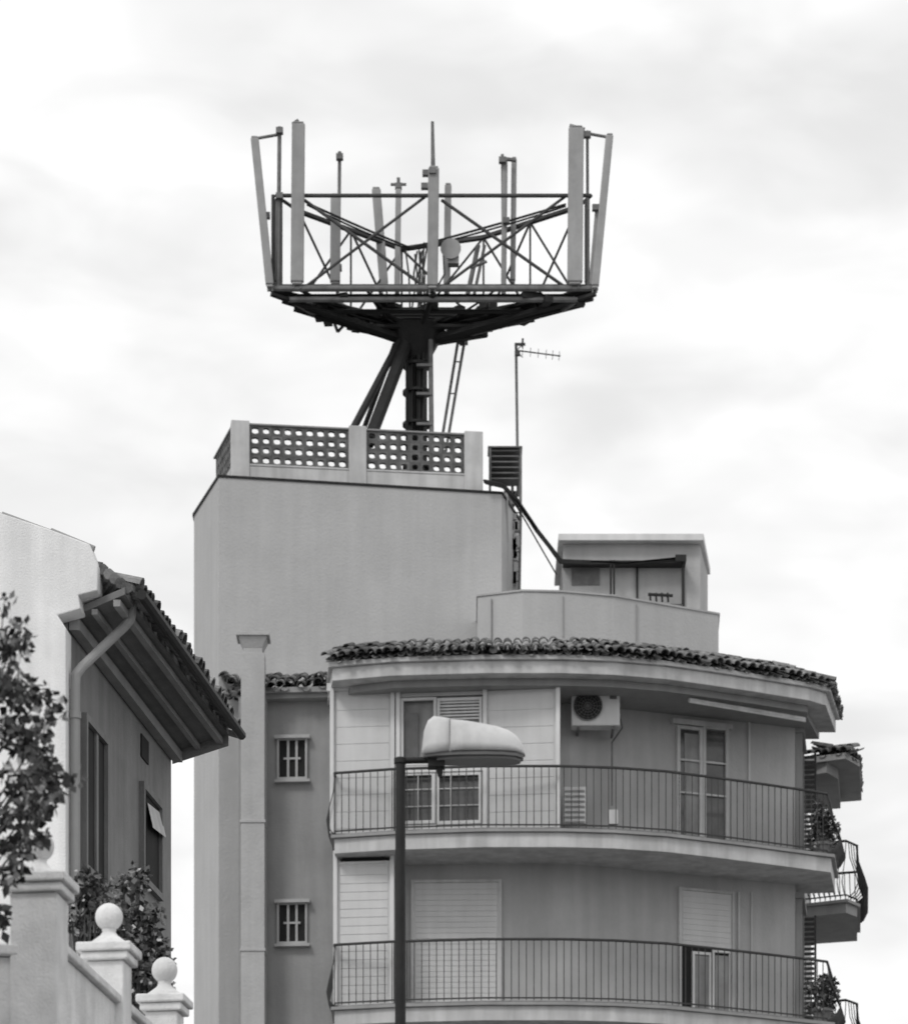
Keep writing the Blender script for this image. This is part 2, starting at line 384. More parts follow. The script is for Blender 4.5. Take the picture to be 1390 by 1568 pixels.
r0=pl.P(Lp,0,0); rr=Line((r0.x,r0.y),(r0.x+0.05,70.3)); rr.boxt(b,0.1,5,pz,pz+0.3,0.16,-0.18)
for tt in (2.2,4.6): rr.boxt(b,tt,tt+0.3,pz,pz+ph,0.2,-0.2)
b.obj('parapet_posts_and_kerb',M_trim,A,bevel=0.012)
def lattice(b,line,t0,t1,z0,z1,nc,nr,dep=0.09,offm=-0.05):
    cw=(t1-t0)/nc; ch=(z1-z0)/nr
    out=[(-.5,-.5),(0,-.5),(.5,-.5),(.5,0),(.5,.5),(0,.5),(-.5,.5),(-.5,0)]
    for i in range(nc):
        for j in range(nr):
            cx=t0+(i+.5)*cw; cz=z0+(j+.5)*ch; rad=random.uniform(.28,.34)
            vs=[]
            for o in (0,-dep):
                for (x,z) in out: vs.append(line.P(cx+x*cw*0.985,offm+o,cz+z*ch*0.985))
                for (x,z) in out:
                    l=math.hypot(x,z)**0.7*0.5**0.3; vs.append(line.P(cx+x/l*cw*rad,offm+o,cz+z/l*ch*rad))
            fs=[]
            for q in range(8):
                w=(q+1)%8
                fs+=[(q,w,8+w,8+q),(16+q,24+q,24+w,16+w),(8+q,8+w,24+w,24+q),(q,16+q,16+w,w)]
            b.add(vs,fs)
b=B(); zl0=pz+0.342; zl1=pz+ph-0.06
lattice(b,pl,tpx(382)+.01,tpx(534)-.01,zl0,zl1,9,4)
lattice(b,pl,tpx(561)+.01,tpx(711)-.01,zl0,zl1,9,4)
lattice(b,ps,0.1,Ls-0.16,zl0,zl1,9,4)
lattice(b,rr,0.2,2.18,zl0,zl1,10,4); lattice(b,rr,2.52,4.58,zl0,zl1,10,4)
b.obj('parapet_lattice_blocks',M_lattice,A)
b=B()
for (a,c) in ((382,534),(561,711)): pl.boxt(b,tpx(a)+.002,tpx(c)-.002,zl1+.002,zl1+0.03,0.13,-0.15)
ps.boxt(b,0.0,Ls-0.15,zl1+.002,zl1+0.03,0.13,-0.15)
b.obj('parapet_capping',M_walld,A)
b=B()
for i in range(6):
    z=ZZ(738-i*8.5,65.6); b.box((XD(772,65.6)[0],65.6,z),(0.54,0.4,0.022))
for x in (750,797): b.box((XD(x,65.6)[0],65.38,ZZ(733,65.6)),(0.04,0.04,1.0))
for x in (750,797): b.box((XD(x,65.6)[0],65.82,ZZ(733,65.6)),(0.04,0.04,1.0))
b.box((XD(773,65.6)[0],65.6,ZZ(691,65.6)),(0.64,0.5,0.025))
b.obj('roof_slatted_cage',M_steel,A)
b=B()
for x in (784,796): b.path([W(x,700,66.0),W(x+1,800,66.0),W(x-1,905,66.0)],0.026,6)
for i in range(9): 
    y=770+i*15; b.tube(W(783,y,66.0),W(797,y,66.0),0.015,4)
b.obj('roof_access_ladder',M_steel,A)
b=B()
for i in range(26):
    y=random.uniform(760,900); x=random.uniform(772,792); p=W(x,y,65.9); b.box(p,(random.uniform(.05,.12),0.16,random.uniform(.08,.25)))
b.path([W(775,755,65.2),W(777,830,65.4),W(776,905,65.4)],0.03,6)
b.obj('service_conduits',M_wall,A)
b=B(); zt=ZZ(906,63.0)
tp=[XD(731,63.3),XD(800,63.0),XD(862,63.05),XD(940,63.3),XD(1100,64.35),(XD(1100,64.35)[0]+.25,69),(XD(731,64)[0],69)]
b.prism(tp,19.3,zt); b.obj('terrace_parapet_wall',M_tower,A)
b=B(); b.prism(off(tp,0.025),zt+.002,zt+0.035); b.obj('terrace_coping',M_wall,A)
b=B()
for (px,D) in ((752,63.19),(862,63.05),(975,63.52)): 
    q=XD(px,D); b.box((q[0],q[1],20.4),(0.012,0.05,1.8))
b.obj('render_joints',M_walld,A)
pe=Line(XD(862,65.5),XD(1072,65.5))
zp=ZZ(833,65.5)
b=B(); b.prism([XD(862,65.5),XD(1072,65.5),(XD(1072,65.5)[0]+0.26,67.2),(XD(862,65.5)[0],68)],zt-0.5,zp); b.obj('penthouse_walls',M_wall,A)
b=B(); b.prism([XD(855,65.3),XD(1077,65.3),(XD(1077,65.3)[0]+0.27,67.3),(XD(855,65.3)[0],68)],zp+.002,zp+0.13); b.obj('penthouse_roof_slab',M_white,A,bevel=0.01)
b=B(); pe.panel(b,875,918,868,896,0.02,0.003); b.obj('penthouse_vent',M_steel,A)
b=B(); pe.panel(b,977,1045,870,925,0.02,0.003); b.obj('penthouse_window_glass',M_walld,A)
b=B(); pe.frame(b,974,1048,862,930,0.03,0.05); pe.panel(b,862,1050,858,862,0.3,0.0)
for x in (935,940,1045): b.tube(W(x,858,65.2),W(x,925,65.2),0.02,5)
for i in range(4): b.tube(W(995+i*9,908,63.9),W(996+i*9,922,63.9),0.02,5)
b.path([W(992,910,63.9),W(1030,912,63.9)],0.03,5)
b.obj('penthouse_window_frames',M_dark,A)
b=B()
j=lambda: random.uniform(-2.5,2.5)
for i in range(5):
    b.path([W(742+j(),738+j(),64.7),W(770,744+j(),64.8),W(790+j(),765+j(),65.0),W(820+j(),812+j(),65.0),W(858+j(),860+j(),65.1),W(905,862+j(),65.2),W(960,862+j(),65.2),W(1048,855+j(),65.2)],0.024,6)
b.box(W(1042,856,65.15),(0.2,0.15,0.12)); b.path([W(770,744,64.8),W(800,790,65.1),W(852,880,65.1)],0.015,5)
b.obj('cable_bundle',M_dark,A)
# ================================================================ AC unit
AC=empty('air_conditioner')
b=B(); q=XD(912,60.75); b.box((q[0],q[1]+0.16,ZZ(1078,60.6)),(0.83,0.32,0.66)); b.obj('casing',M_white,AC,bevel=0.02)
zc=ZZ(1078,60.6); cx=XD(900,60.7)[0]
b=B(); b.tube((cx,60.742,zc),(cx,60.725,zc),0.235,28); b.obj('fan_recess',M_gap,AC)
b=B()
for r in (0.06,0.11,0.16,0.205,0.245):
    pts=[Vector((cx+r*math.cos(2*math.pi*i/24),60.712,zc+r*math.sin(2*math.pi*i/24))) for i in range(25)]
    b.path(pts,0.004 if r<0.24 else 0.012,4)
for i in range(8):
    a=math.pi*i/8; b.tube((cx-.235*math.cos(a),60.715,zc-.235*math.sin(a)),(cx+.235*math.cos(a),60.715,zc+.235*math.sin(a)),0.004,4)
b.box((q[0]+0.30,60.745,zc+0.15),(0.12,0.02,0.05))
b.obj('fan_grille',M_steel,AC)
b=B()
for x in (-.3,.3): b.box((q[0]+x,61.1,zc-0.36),(0.04,0.6,0.04))
b.path([(q[0]+.42,60.95,zc-.1),(q[0]+.47,61.0,zc-.3),(q[0]+.3,61.2,zc-.5),(q[0]+.3,61.2,zc-1.6)],0.016,6)
b.obj('bracket_and_pipe',M_steel,AC)
# ================================================================ telecom tower
C=empty('telecom_antenna_tower')
mx,my=XD(638,66.0); ZL=27.5; ZU=29.22
b=B(); b.tube((mx,my,ztop),(mx,my,27.2),0.20,16)
for z in (24.6,25.4,26.0,26.5,27.0): b.tube((mx,my,z),(mx,my,z+0.05),0.27,16)
b.tube((mx,my,26.6),(mx,my,27.2),0.22,12,0.55)
b.obj('mast',M_dark,C)
b=B()
b.path([W(612,522,65.8),W(536,665,64.95)],0.07,8); b.path([W(622,525,65.8),W(563,680,64.95)],0.12,8)
b.path([W(605,526,66.0),W(552,670,66.6)],0.05,8)
b.obj('mast_braces',M_dark,C)
b=B()
for (a,c) in ((704,672),(714,681)): b.tube(W(a,505,66.6),W(c,700,66.0),0.028,6)
for i in (3,6): 
    f=i/12; b.tube(W(704-32*f,505+195*f,66.6-.6*f),W(714-33*f,505+195*f,66.6-.6*f),0.014,4)
b.path([W(659,520,65.7),W(661,700,65.7)],0.045,6)
for y in (560,604,650): b.box(W(650,y,65.7),(0.30,0.12,0.05))
b.obj('access_ladder',M_steel,C)
hexp=[XD(415,64.8),XD(912,64.8),XD(892,65.3),XD(745,66.75),XD(612,67.3),XD(450,65.5)]
b=B()
def ring(z,pts,r): 
    for i in range(len(pts)): 
        p=pts[i];q=pts[(i+1)%len(pts)]; b.tube((*p,z),(*q,z),r,8)
ring(ZL,hexp,0.055); ring(ZL-0.16,off(hexp,-0.35),0.05); ring(ZL-0.05,off(hexp,-1.0),0.05)
top=off(hexp,-0.09)
b.obj('lower_ring',M_steel,C)
b=B(); ring(ZU,top,0.034); b.obj('upper_ring',M_truss,C)
b=B()
for i,p in enumerate(hexp):
    b.tube((mx,my,26.95),(p[0],p[1],ZL-0.1),0.10,6,0.05)
    b.tube((mx,my,27.3),(p[0]*.999,p[1],ZL-0.02),0.05,6)
mid=[((hexp[i][0]+hexp[(i+1)%6][0])/2,(hexp[i][1]+hexp[(i+1)%6][1])/2) for i in range(6)]
for p in mid: b.tube((mx,my,27.0),(p[0],p[1],ZL-0.08),0.06,6)
sc=lambda p,f:(mx+(p[0]-mx)*f,my+(p[1]-my)*f)
for f in (0.3,0.6,0.85):
    z=26.95+(ZL-0.1-26.95)*f
    rp=[sc(p,f) for p in hexp]
    for i in range(6): b.tube((*rp[i],z+.05),(*rp[(i+1)%6],z+.05),0.045,6)
y=64.98
while y<67.2:
    xs=[]
    for a in range(6):
        (x0,y0),(x1,y1)=hexp[a],hexp[(a+1)%6]
        if (y0-y)*(y1-y)<0: xs.append(x0+(x1-x0)*(y-y0)/(y1-y0))
    if len(xs)>=2:
        xa,xb=min(xs),max(xs)
        if y<65.35: b.box(((xa+xb)/2,y,ZL-0.05),(xb-xa,0.03,0.04))
        else:
            wv=min(0.75,(xb-xa)/2)
            b.box((xa+wv/2,y,ZL-0.05),(wv,0.045,0.04)); b.box((xb-wv/2,y,ZL-0.05),(wv,0.045,0.04))
            if abs(y-66)<.5: b.box((mx,y,ZL-0.08),(1.5,0.06,0.04))
    y+=0.14
b.obj('platform_frame',M_dark,C)
b=B(); yN=64.86
def tr(p0,p1,D=yN,r=0.022): b.tube(W(p0[0],p0[1],D),W(p1[0],p1[1],D),r,6)
for (x0,x1) in ((466,652),(676,866)):
    tr((x0,306),(x1,440),r=0.032); tr((x1,300),(x0,440),r=0.028)
for x in (418,430,458,664,872,900): tr((x,298),(x,440),r=0.032)
tr((430,438),(905,438),r=0.04); tr((430,298),(905,298),r=0.026)
pa,pb,pc,pd=top[5],top[4],top[3],top[2]
def fbay(p,q,n):
    p=Vector((*p,0));q=Vector((*q,0))
    for i in range(n):
        a=p+(q-p)*i/n; c=p+(q-p)*(i+1)/n
        b.tube((a.x,a.y,ZL),(c.x,c.y,ZU),0.024,6); b.tube((a.x,a.y,ZU),(c.x,c.y,ZL),0.024,6); b.tube((c.x,c.y,ZL),(c.x,c.y,ZU),0.02,6)
fbay(pa,pb,2); fbay(pc,pd,2); fbay(pb,pc,1)
for (p,q) in ((pa,pb),(pb,pc),(pc,pd)): b.tube((*p,ZU),(*q,ZU),0.055,6)
b.obj('truss_bracing',M_truss,C)
b=B(); s=B()
def ant(px0,py0,px1,py1,D,w,dep=0.13,pole=True,poff=0.14):
    p=W(px0,py0,D);q=W(px1,py1,D); d=p-q
    b.par(q-Vector((w/2,dep/2,0)),(w,0,0),(0,dep,0),d)
    b.par(q-Vector((w/2*.8,dep/2*.8,0))-d.normalized()*0.05,(w*.8,0,0),(0,dep*.8,0),d.normalized()*0.048)
    b.par(p-Vector((w/2*.8,dep/2*.8,0))+d.normalized()*0.002,(w*.8,0,0),(0,dep*.8,0),d.normalized()*0.04)
    for k in (-.25,.25): s.tube(q+Vector((w*k,0,0))-d.normalized()*0.12,q+Vector((w*k,0,0))-d.normalized()*0.05,0.018,6)
    for f in (0.12,0.85): s.box(q+d*f+Vector((0,dep/2+0.06,0)),(w*0.5,0.14,0.06))
    if pole: s.tube(q+Vector((0,poff+.06,-0.05)),p+Vector((0,poff+.06,0.10)),0.032,8)
ant(390,212,413,436,64.7,0.15,pole=False); ant(457,190,455,432,64.75,0.24); ant(404,330,414,436,64.9,0.09,pole=False)
ant(933,208,911,438,64.7,0.14,pole=False); ant(882,196,880,432,64.75,0.28)
ant(915,320,905,438,64.9,0.10,pole=False); ant(423,308,423,432,64.95,0.07,pole=False); ant(898,308,898,432,64.95,0.08,pole=False)
ant(664,258,662,438,64.75,0.20)
ant(576,290,588,440,66.9,0.17,pole=False); ant(610,290,608,445,67.1,0.11); ant(686,284,684,440,67.0,0.13)
ant(514,300,513,432,66.0,0.19,pole=False); ant(773,248,771,440,65.9,0.10); ant(787,244,785,430,66.1,0.10)
b.obj('antenna_panels',M_panel,C,bevel=0.025)
s.tube(W(663,258,64.78),W(662,186,64.78),0.045,8,0.03); s.tube(W(520,232,66.1),W(518,440,66.1),0.035,8)
s.tube(W(428,194,64.85),W(426,440,64.85),0.04,8); s.tube(W(899,200,64.85),W(900,440,64.85),0.03,8)
s.tube(W(610,272,67.2),W(610,440,67.2),0.035,8); s.tube(W(769,236,65.9),W(771,450,65.9),0.03,8)
s.tube(W(390,212,64.8),W(430,205,64.85),0.03,6); s.tube(W(899,204,64.8),W(934,210,64.8),0.03,6)
s.tube(W(448,190,64.8),W(457,184,64.8),0.04,6); s.tube(W(872,192,64.8),W(895,198,64.8),0.04,6)
s.tube(W(598,282,67.2),W(622,282,67.2),0.03,6); s.tube(W(766,242,65.9),W(790,245,65.9),0.04,6)
s.path([W(518,440,66.1),W(510,490,66.1),W(517,508,66.1),W(526,498,66.1)],0.03,6)
s.tube(W(732,375,66.5),W(716,450,66.5),0.045,6); s.tube(W(742,375,66.5),W(726,450,66.5),0.03,6)
s.tube(W(720,410,66),W(745,400,66),0.03,6)
for (x,y,d) in ((428,200,64.8),(899,206,64.8),(662,262,64.7),(520,240,66),(610,285,67.1),(650,285,66.9),(769,245,65.8),(428,300,64.8),(455,196,64.75),(518,410,66),(775,338,65.8),(408,330,64.8),(652,265,66.5),(912,318,64.8)):
    s.box(W(x,y,d),(0.13,0.12,0.10))
s.obj('antenna_mounts',M_steel,C)
b=B(); q=W(690,380,64.9)
b.tube(q,q+Vector((0,0.2,0)),0.19,18,0.13); b.box(q+Vector((0.05,.15,-0.15)),(0.2,0.2,0.2)); b.obj('microwave_drum',M_panel,C)
b=B()
def sag(p,q,s_,r=0.016,n=10):
    pts=[p+(q-p)*i/n+Vector((0,0,-s_*4*(i/n)*(1-i/n))) for i in range(n+1)]; b.path(pts,r,5)
for j_ in range(4):
    e=random.uniform(-.04,.04)
    sag(W(470,312+e*60,65.3),W(628,381+e*60,66.9),0.03+e*.5,0.017); sag(W(628,381+e*60,66.9),W(866,314+e*60,65.3),0.03+e*.5,0.017)
for j_ in range(12):
    x=random.uniform(620,680); b.path([W(x,380+random.uniform(-10,10),66.8),W(x+random.uniform(-8,8),420,66.6),W(640+random.uniform(-14,14),500,66.0)],0.018,5)
for j_ in range(12):
    a=random.choice([430,455,885,900,560,760]); sag(W(a,442,65),W(640+random.uniform(-20,20),500,66),random.uniform(.05,.2),0.022)
for j_ in range(10): 
    x=random.uniform(622,650); b.tube((XD(x,65.78)[0],65.78,27),(XD(x,65.78)[0],65.78,ztop+.1),0.02,5)
for j_ in range(44):
    f=random.random(); a=random.choice(range(6)); p=Vector((*hexp[a],0)); q=Vector((*hexp[(a+1)%6],0)); w=p+(q-p)*f
    w=Vector((mx,my,0))+(w-Vector((mx,my,0)))*random.uniform(.35,.98); b.box((w.x,w.y,ZL-0.09+random.uniform(-.10,.06)),(random.uniform(.06,.4),.15,random.uniform(.05,.14)),random.uniform(0,3))
b.box(W(715,492,66.3),(0.55,0.4,0.2),0.3); b.box(W(590,494,66.6),(0.6,0.4,0.14),-0.2)
b.obj('feeder_cables_and_clamps',M_dark,C)
# ================================================================ TV antenna
b=B()
b.tube(W(793,760,65.8),W(790,528,65.8),0.028,8)
b.tube(W(788,536,65.8),W(858,545,65.8),0.014,6)
for x in (800,812,824,836,846,856):
    y=536+(x-788)*0.13; b.tube(W(x,y,65.8)+Vector((0,-.22,0)),W(x,y,65.8)+Vector((0,.22,0)),0.006,5)
for dy in (-10,10): b.tube(W(790,537,65.8),W(800,537+dy,65.8),0.01,5)
b.tube(W(800,525,65.8)+Vector((0,-.2,0)),W(800,525,65.8)+Vector((0,.2,0)),0.02,5)
b.box(W(792,541,65.8),(0.10,0.1,0.08)); b.box(W(796,527,65.8),(0.2,0.05,0.04))
b.obj('tv_antenna',M_steel)
# ================================================================ street lamp
S=empty('street_lamp'); D=25.0
b=B(); px=XD(613,D)[0]
b.tube((px,D,0.12),(px,D,ZZ(1163,D)),0.05,16,0.036); b.tube((px,D,0.12),(px,D,0.9),0.09,16,0.08)
b.box((px,D,0.14),(0.4,0.4,0.05)); b.tube((px-.03,D,ZZ(1165,D)),(XD(668,D)[0],D,ZZ(1164,D)),0.024,10)
b.tube((px,D,ZZ(1170,D)),(px,D,ZZ(1161,D)),0.045,12)
b.box(W(668,1169,D),(0.12,0.10,0.07)); b.tube(W(672,1168,D),W(674,1190,D),0.035,8,0.018)
b.obj('pole_and_bracket',M_dark,S,bevel=0.004)
def head(b,secs,n=20):
    vs=[];fs=[]
    for (x,yt,yb,hw) in secs:
        c=W(x,yb,D); ht=(yb-yt)*D/F
        for i in range(n):
            t=math.pi*i/(n-1); vs.append(c+Vector((0,-hw*math.cos(t),ht*math.sin(t)**0.8)))
    m=len(secs)
    for j in range(m-1):
        for i in range(n-1): fs.append((j*n+i,j*n+i+1,(j+1)*n+i+1,(j+1)*n+i))
        fs.append((j*n,(j+1)*n,(j+1)*n+n-1,j*n+n-1))
    fs+=[tuple(range(n)),tuple(range((m-1)*n,m*n))]
    b.add(vs,fs)
b=B(); head(b,[(646,1148,1157,0.05),(649,1120,1158,0.09),(655,1104,1158,0.11),(664,1097,1158,0.125),(680,1099,1157,0.135),(688,1101,1157,0.14)]); b.obj('gear_housing',M_lampw,S,smooth=True)
b=B(); head(b,[(689.5,1102,1157,0.145),(710,1104,1156,0.15),(735,1108,1156,0.15),(760,1113,1156,0.145),(778,1119,1156,0.13),(790,1127,1156,0.11),(798,1137,1157,0.08),(802,1147,1157,0.05),(804,1154,1158,0.02)]); b.obj('lamp_shell',M_lampw,S,smooth=True)
b=B()
ls=[(650,0.07),(670,0.11),(700,0.135),(740,0.14),(770,0.13),(790,0.10),(801,0.04)]
v=[W(x,1158.5,D)+Vector((0,-h,0)) for (x,h) in ls]+[W(x,1158.5,D)+Vector((0,h,0)) for (x,h) in reversed(ls)]
b.ext(v,(0,0,-0.022))
cc=sum(v,Vector())/len(v); v2=[cc+(p-cc)*0.85+Vector((0.03,0,-0.0225)) for p in v]; b.ext(v2,(0,0,-0.02))
b.obj('lens_bowl',M_lens,S)
# ================================================================ left house
Hs=empty('house')
wl=Line(XD(104,30.0),XD(262,34.2))
Dg=29.75
b=B()
g=[W(x,y,Dg) for (x,y) in ((-700,560),(0,785),(75,810),(137,833),(150,866),(149,904),(120,911),(123,932),(88,942),(101,962))]
g.append(Vector((g[-1].x,Dg,0))); g.append(Vector((g[0].x,Dg,0)))
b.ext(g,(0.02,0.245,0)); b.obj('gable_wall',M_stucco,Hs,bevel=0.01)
Lw=(wl.p1-wl.p0).length
b=B(); p0=wl.P(0,0,0); p1=wl.P(Lw,0,0)
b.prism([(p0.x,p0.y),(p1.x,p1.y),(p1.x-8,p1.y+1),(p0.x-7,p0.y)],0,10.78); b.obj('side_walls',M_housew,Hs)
EP=wl.P
b=B()
i0=EP(0.0,0,10.78);i1=EP(Lw+0.05,0,10.78);o0=EP(-0.12,0.52,10.93);o1=EP(Lw+0.02,0.56,10.93)
h=Vector((0,0,0.06))
b.add([i0,i1,o1,o0,i0+h,i1+h,o1+h,o0+h],[(0,1,2,3),(7,6,5,4),(0,4,5,1),(1,5,6,2),(2,6,7,3),(3,7,4,0)])
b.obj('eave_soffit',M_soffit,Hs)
b=B()
for (f,w,hh) in ((0.02,0.09,0.10),(0.42,0.05,0.05),(0.80,0.06,0.06)):
    a=i0+(o0-i0)*f; c=i1+(o1-i1)*f; b.par(a-Vector((0,0,hh)),c-a,(w,0,0),(0,0,hh-0.003))
a=i1+Vector((0,0.01,-0.10)); b.par(a,(o1-i1),(0,0.04,0),(0,0,0.15))
b.obj('soffit_beams',M_walld,Hs)
b=B(); tile_row(b,[EP(0.02,0.62,11.02),EP(Lw+0.1,0.64,11.02)],0.17,0.085,0.42,math.radians(18),courses=2,jit=.025)
b.obj('roof_tiles',M_tile,Hs)
b=B(); z1=11.0
r0=EP(0.0,0.56,z1);r1=EP(Lw+0.1,0.58,z1);r2=r1+Vector((-4,0.5,1.18));r3=r0+Vector((-4,0.5,1.18))
b.add([r0,r1,r2,r3,r0+h,r1+h,r2+h,r3+h],[(0,1,2,3),(7,6,5,4),(0,4,5,1),(1,5,6,2),(2,6,7,3),(3,7,4,0)]); b.obj('roof_deck',M_tile,Hs)
b=B()
for i in range(5):
    p=W(158+i*9,872+i*7,29.85); b.tube(p,p+Vector((-0.10,0.35,0.02)),0.05,7)
b.obj('verge_corner_tiles',M_tile,Hs)
b=B()
for (a,c) in zip(g[0:3],g[1:4]):
    d=c-a; n=max(1,int(d.length/0.33))
    for i in range(n):
        p=a+d*i/n; q=a+d*(i+1.08)/n; b.tube(p+Vector((0,0.1,0.008)),q+Vector((0,0.1,-0.008)),0.035,8)
b.obj('verge_tiles',M_walld,Hs)
b=B(); gz=10.93
b.path([EP(-0.1,0.66,gz),EP(Lw+0.08,0.68,gz)],0.045,8); b.obj('gutter',M_dark,Hs)
b=B(); pth=[W(203,918,30.2),W(200,948,30.2),W(190,960,30.2),W(125,1022,29.95),W(116,1034,29.9),W(115,1060,29.9)]
pth.append(Vector((pth[-1].x,pth[-1].y,5.8)))
b.path(pth,0.042,12)
for p in pth[1:-1]: b.rev(p-Vector((0,0,.042)),[(0,0),(0.03,0.01),(0.042,.042),(0.03,.075),(0,.084)],10)
for z in (9.9,8.2,6.8): b.tube((pth[-1].x,pth[-1].y,z),(pth[-1].x,pth[-1].y,z+.06),0.052,12)
b.obj('downpipe',M_walld,Hs)
b=B(); fr=B(); aw=B()
wl.panel(b,136,166,1118,1345,0.01,0.003); wl.panel(b,224,249,1222,1360,0.01,0.003); wl.panel(b,217,228,1130,1165,0.01,0.003)
wl.frame(fr,133,168,1112,1350,0.06,0.05); wl.frame(fr,221,251,1214,1365,0.06,0.05)
wl.panel(fr,148,151,1118,1345,0.02,0.014)
p=wl.on(226,1232,0.02); q=wl.on(246,1248,0.02)
aw.ext([p,q,q+Vector((0.05,-0.01,-0.22)),p+Vector((0.05,-0.01,-0.22))],(0,0,0.015))
b.obj('window_openings',M_gap,Hs); fr.obj('window_surrounds',M_housew,Hs); aw.obj('window_awning',M_trim,Hs)
# ================================================================ terrace wall with finials
Tz=6.71
Tm=empty('terrace_balustrade')
P=[W(60,1345,22.0),W(167,1452,24.0),W(252,1535,25.75)]
b=B(); fn=B()
u=(P[2]-P[0]); u.z=0; u.normalize(); rz=math.atan2(u.y,u.x)-math.pi/2
for p,w in zip(P,[0.30,0.26,0.24]):
    z=Tz
    b.box((p.x,p.y,z/2-0.06),(w,w,z-0.12),rz); b.box((p.x,p.y,z-0.09),(w+0.07,w+0.07,0.055),rz); b.box((p.x,p.y,z-0.03),(w+0.12,w+0.12,0.06),rz)
    prof=[(0.13,0),(0.125,0.025),(0.10,0.045),(0.06,0.075),(0.045,0.10),(0.05,0.115)]
    r=0.095; c=0.115+r*0.9
    prof+=[(r*math.sin(t),c-r*math.cos(t)) for t in [0.5+i*(math.pi-0.5)/12 for i in range(13)]]
    fn.rev((p.x,p.y,z),prof,24)
for a,c in ((P[0],P[1]),(P[1],P[2])):
    d=(c-a); d.z=0; L_=d.length; d.normalize(); nrm=Vector((d.y,-d.x,0)); st=a+d*0.15
    o=Vector((st.x,st.y,0))-nrm*0.07; b.par(o,d*(L_-0.28),nrm*0.14,(0,0,6.30))
    o=Vector((st.x,st.y,6.302))-nrm*0.11; b.par(o,d*(L_-0.28),nrm*0.22,(0,0,0.06))
b.box((-5.3,21.98,3.1),(5.2,0.16,6.2)); b.box((-5.3,21.98,6.24),(5.2,0.24,0.07)); b.box((-4.9,25.8,2.8),(5.2,7.4,5.5))
b.obj('posts_and_walls',M_stone,Tm,bevel=0.012); fn.obj('ball_finials',M_stone,Tm,smooth=True)
# ================================================================ vegetation
def leaves(b,c,rad,n,size,squash=(1,1,1)):
    for i in range(n):
        while True:
            v=Vector((random.uniform(-1,1),random.uniform(-1,1),random.uniform(-1,1)))
            if 0.01<v.length<1: break
        v=v.normalized()*(v.length**0.6)
        p=Vector(c)+Vector((v.x*rad*squash[0],v.y*rad*squash[1],v.z*rad*squash[2]))
        d=Vector((random.gauss(0,1),random.gauss(0,1),random.gauss(0,1)-0.4)).normalized()
        e=d.cross(Vector((random.gauss(0,1),random.gauss(0,1),random.gauss(0,1)))).normalized()
        s_=size*random.uniform(.6,1.35); nn=d.cross(e)
        w=s_*0.36
        b.add([p,p+d*s_*.45+e*w+nn*s_*.06,p+d*s_,p+d*s_*.45-e*w+nn*s_*.06],[(0,1,2),(0,2,3)])
tree=empty('broadleaf_tree'); DT=20.5
base=Vector((XD(-190,DT)[0],DT,0))
br=B(); lv=B(); lp=B()
trk=[base,base+Vector((.05,.05,1.8)),base+Vector((.0,.02,3.6)),base+Vector((.08,0,5.2)),base+Vector((.05,0,6.6)),base+Vector((0.1,0,7.6))]
rs=[.15,.12,.10,.08,.05,.015]
for i in range(5): br.tube(trk[i],trk[i+1],rs[i],10,rs[i+1])
ends=[]
vis=[(2,975),(20,985),(28,1018),(48,1052),(8,1060),(30,1092),(5,1130),(62,1128),(74,1178),(30,1190),(82,1215),(45,1240),(10,1245),(12,1300),(3,1335),(62,1250),(0,1010),(2,1385),(25,1145),(88,1185),(66,1062),(15,1215),(30,1272),(50,1165)]
for (x,y) in vis: ends.append(W(x,y,DT+random.uniform(-.3,.3)))
for i in range(70):
    a=random.uniform(0,6.28); z=random.uniform(5.8,7.9); r=random.uniform(.2,1.0)*(1-abs(z-6.9)/2.0)
    p=Vector((base.x+r*math.cos(a)*.95,base.y+r*math.sin(a),z))
    if CX+p.x*F/p.y<-45: ends.append(p)
for e in ends:
    k=min(max(0.0,(e.z-5.2)*0.35),2.6); st=trk[3]+(trk[4]-trk[3])*min(1,k/1.6)
    m=(st+e)/2+Vector((random.uniform(-.1,.1),random.uniform(-.1,.1),random.uniform(-.05,.12)))
    br.tube(st,m,0.014,6,0.009); br.tube(m,e,0.009,5,0.004)
    for j_ in range(4):
        q=e+Vector((random.gauss(0,.065),random.gauss(0,.065),random.gauss(0,.065))); br.tube(e,q,0.005,4,0.003)
        leaves(lv,q,0.055,12,0.066); leaves(lp,q,0.06,4,0.055)
br.obj('trunk_and_branches',M_bark,tree); lv.obj('foliage',M_leaf,tree); lp.obj('pale_foliage',M_leafl,tree)
def shrub(name,X,D,zb,z0,zt_,w,n,ls=0.06):
    S_=empty(name)
    pt=B(); pt.rev((X,D,zb),[(0,0),(.12,0),(.17,.30),(.19,.30),(.19,.35),(.155,.35),(.14,.31),(0,.31)],20); pt.obj('pot',M_terra,S_)
    st=B(); lf=B(); lf2=B()
    for i in range(n):
        h=random.uniform(z0,zt_); f=(h-z0)/(zt_-z0); rr_=w*math.sqrt(max(.05,1-abs(2*f-0.9)**2*.8))*random.uniform(.2,1)
        a=random.uniform(0,6.28); e=Vector((X+rr_*math.cos(a),D+rr_*math.sin(a)*.8,h))
        m=Vector((X+(e.x-X)*.4,D+(e.y-D)*.4,(zb+h)/2+.1))
        st.tube((X,D,zb+.3),m,.010,5,.007); st.tube(m,e,.007,5,.004)
        leaves(lf,e,0.085,int(24*(0.06/ls)),ls); leaves(lf2,e,0.09,5,ls*.8)
    st.obj('stems',M_bark,S_); lf.obj('foliage',M_leaf,S_); lf2.obj('pale_foliage',M_leafl,S_)
def shp(cx,top,bot,D,w,n): shrub('potted_shrub',XD(cx,D)[0],D,5.55,ZZ(bot,D),ZZ(top,D),w,n,0.06)
shp(134,1345,1470,26.2,.15,28)
shp(208,1338,1490,27.0,.21,52)
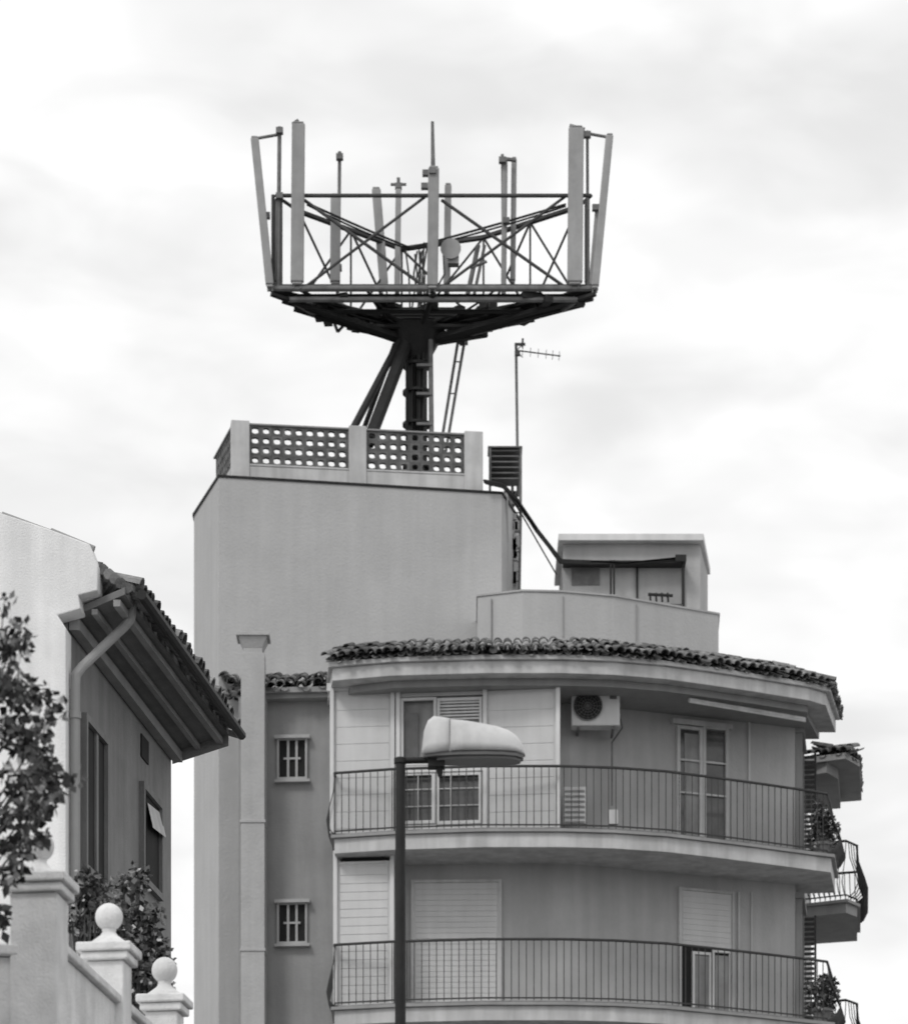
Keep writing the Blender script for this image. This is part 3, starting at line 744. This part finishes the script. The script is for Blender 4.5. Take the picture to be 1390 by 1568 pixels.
shp(185,1430,1540,26.4,.26,42)
shp(222,1430,1545,26.9,.18,34)
for k in (0,-1):
    z=ZS1+k*FL+0.037
    shrub('potted_plant',XD(1258,62.6)[0],62.6,z,z+.25,z+1.05,.27,32,0.085)
    shrub('potted_plant',XD(1266,63.1)[0],63.1,z,z+.25,z+1.0,.22,24,0.085)
# ================================================================ light, sky, camera
sd=Vector((-0.55,-0.75,1.0)).normalized()
sl=bpy.data.lights.new('sun','SUN'); sl.energy=1.2; sl.angle=math.radians(14); sl.color=(1,0.99,0.975)
so=bpy.data.objects.new('sun',sl); scene.collection.objects.link(so); so.rotation_euler=sd.to_track_quat('Z','Y').to_euler(); so.location=(-20,-20,40)
w=bpy.data.worlds.new('World'); scene.world=w; w.use_nodes=True; nt=w.node_tree; N=nt.nodes; L=nt.links; N.clear()
out=N.new('ShaderNodeOutputWorld'); bg=N.new('ShaderNodeBackground'); bg.inputs['Strength'].default_value=0.12
sky=N.new('ShaderNodeTexSky'); sky.sky_type='NISHITA'; sky.sun_disc=False
sky.sun_elevation=math.asin(sd.z); sky.sun_rotation=math.atan2(sd.x,sd.y)
bw=N.new('ShaderNodeRGBToBW'); L.new(sky.outputs[0],bw.inputs[0])
tc=N.new('ShaderNodeTexCoord')
def cloud(sc_,loc,scale,det,rg,dist):
    mp=N.new('ShaderNodeMapping'); mp.inputs['Scale'].default_value=sc_; mp.inputs['Location'].default_value=loc
    L.new(tc.outputs['Generated'],mp.inputs['Vector'])
    nz=N.new('ShaderNodeTexNoise'); nz.inputs['Scale'].default_value=scale; nz.inputs['Detail'].default_value=det; nz.inputs['Roughness'].default_value=0.5; nz.inputs['Distortion'].default_value=dist
    L.new(mp.outputs[0],nz.inputs['Vector'])
    mr=N.new('ShaderNodeMapRange'); mr.interpolation_type='SMOOTHSTEP'
    for i,v_ in enumerate(rg): mr.inputs[i+1].default_value=v_
    L.new(nz.outputs['Fac'],mr.inputs[0]); return mr.outputs[0]
c1_=cloud((6,6,12),(4.1,2.7,1.9),1.8,3,(0.34,0.62,7.5,8.8),0.3)
c2_=cloud((9,9,22),(1.1,5.2,0.4),2.2,4,(0.32,0.68,0.93,1.04),0.4)
mm=N.new('ShaderNodeMath'); mm.operation='MULTIPLY'; L.new(c1_,mm.inputs[0]); L.new(c2_,mm.inputs[1])
mx_=N.new('ShaderNodeMix'); mx_.data_type='FLOAT'; mx_.inputs[0].default_value=0.95
L.new(bw.outputs[0],mx_.inputs[2]); L.new(mm.outputs[0],mx_.inputs[3])
L.new(mx_.outputs[0],bg.inputs['Color']); L.new(bg.outputs[0],out.inputs[0])
cam=bpy.data.cameras.new('camera'); co=bpy.data.objects.new('camera',cam); scene.collection.objects.link(co)
co.location=(0,0,EYE); co.rotation_euler=(math.radians(90),0,0)
cam.sensor_fit='HORIZONTAL'; cam.sensor_width=36; cam.lens=36*F/1390.0; cam.shift_y=(HZ-784)/1390.0; cam.clip_end=6000; cam.clip_start=0.5
cam.dof.use_dof=True; cam.dof.focus_distance=36.0; cam.dof.aperture_fstop=3.6
scene.camera=co
scene.view_settings.view_transform='Standard'; scene.view_settings.look='None'; scene.view_settings.exposure=0
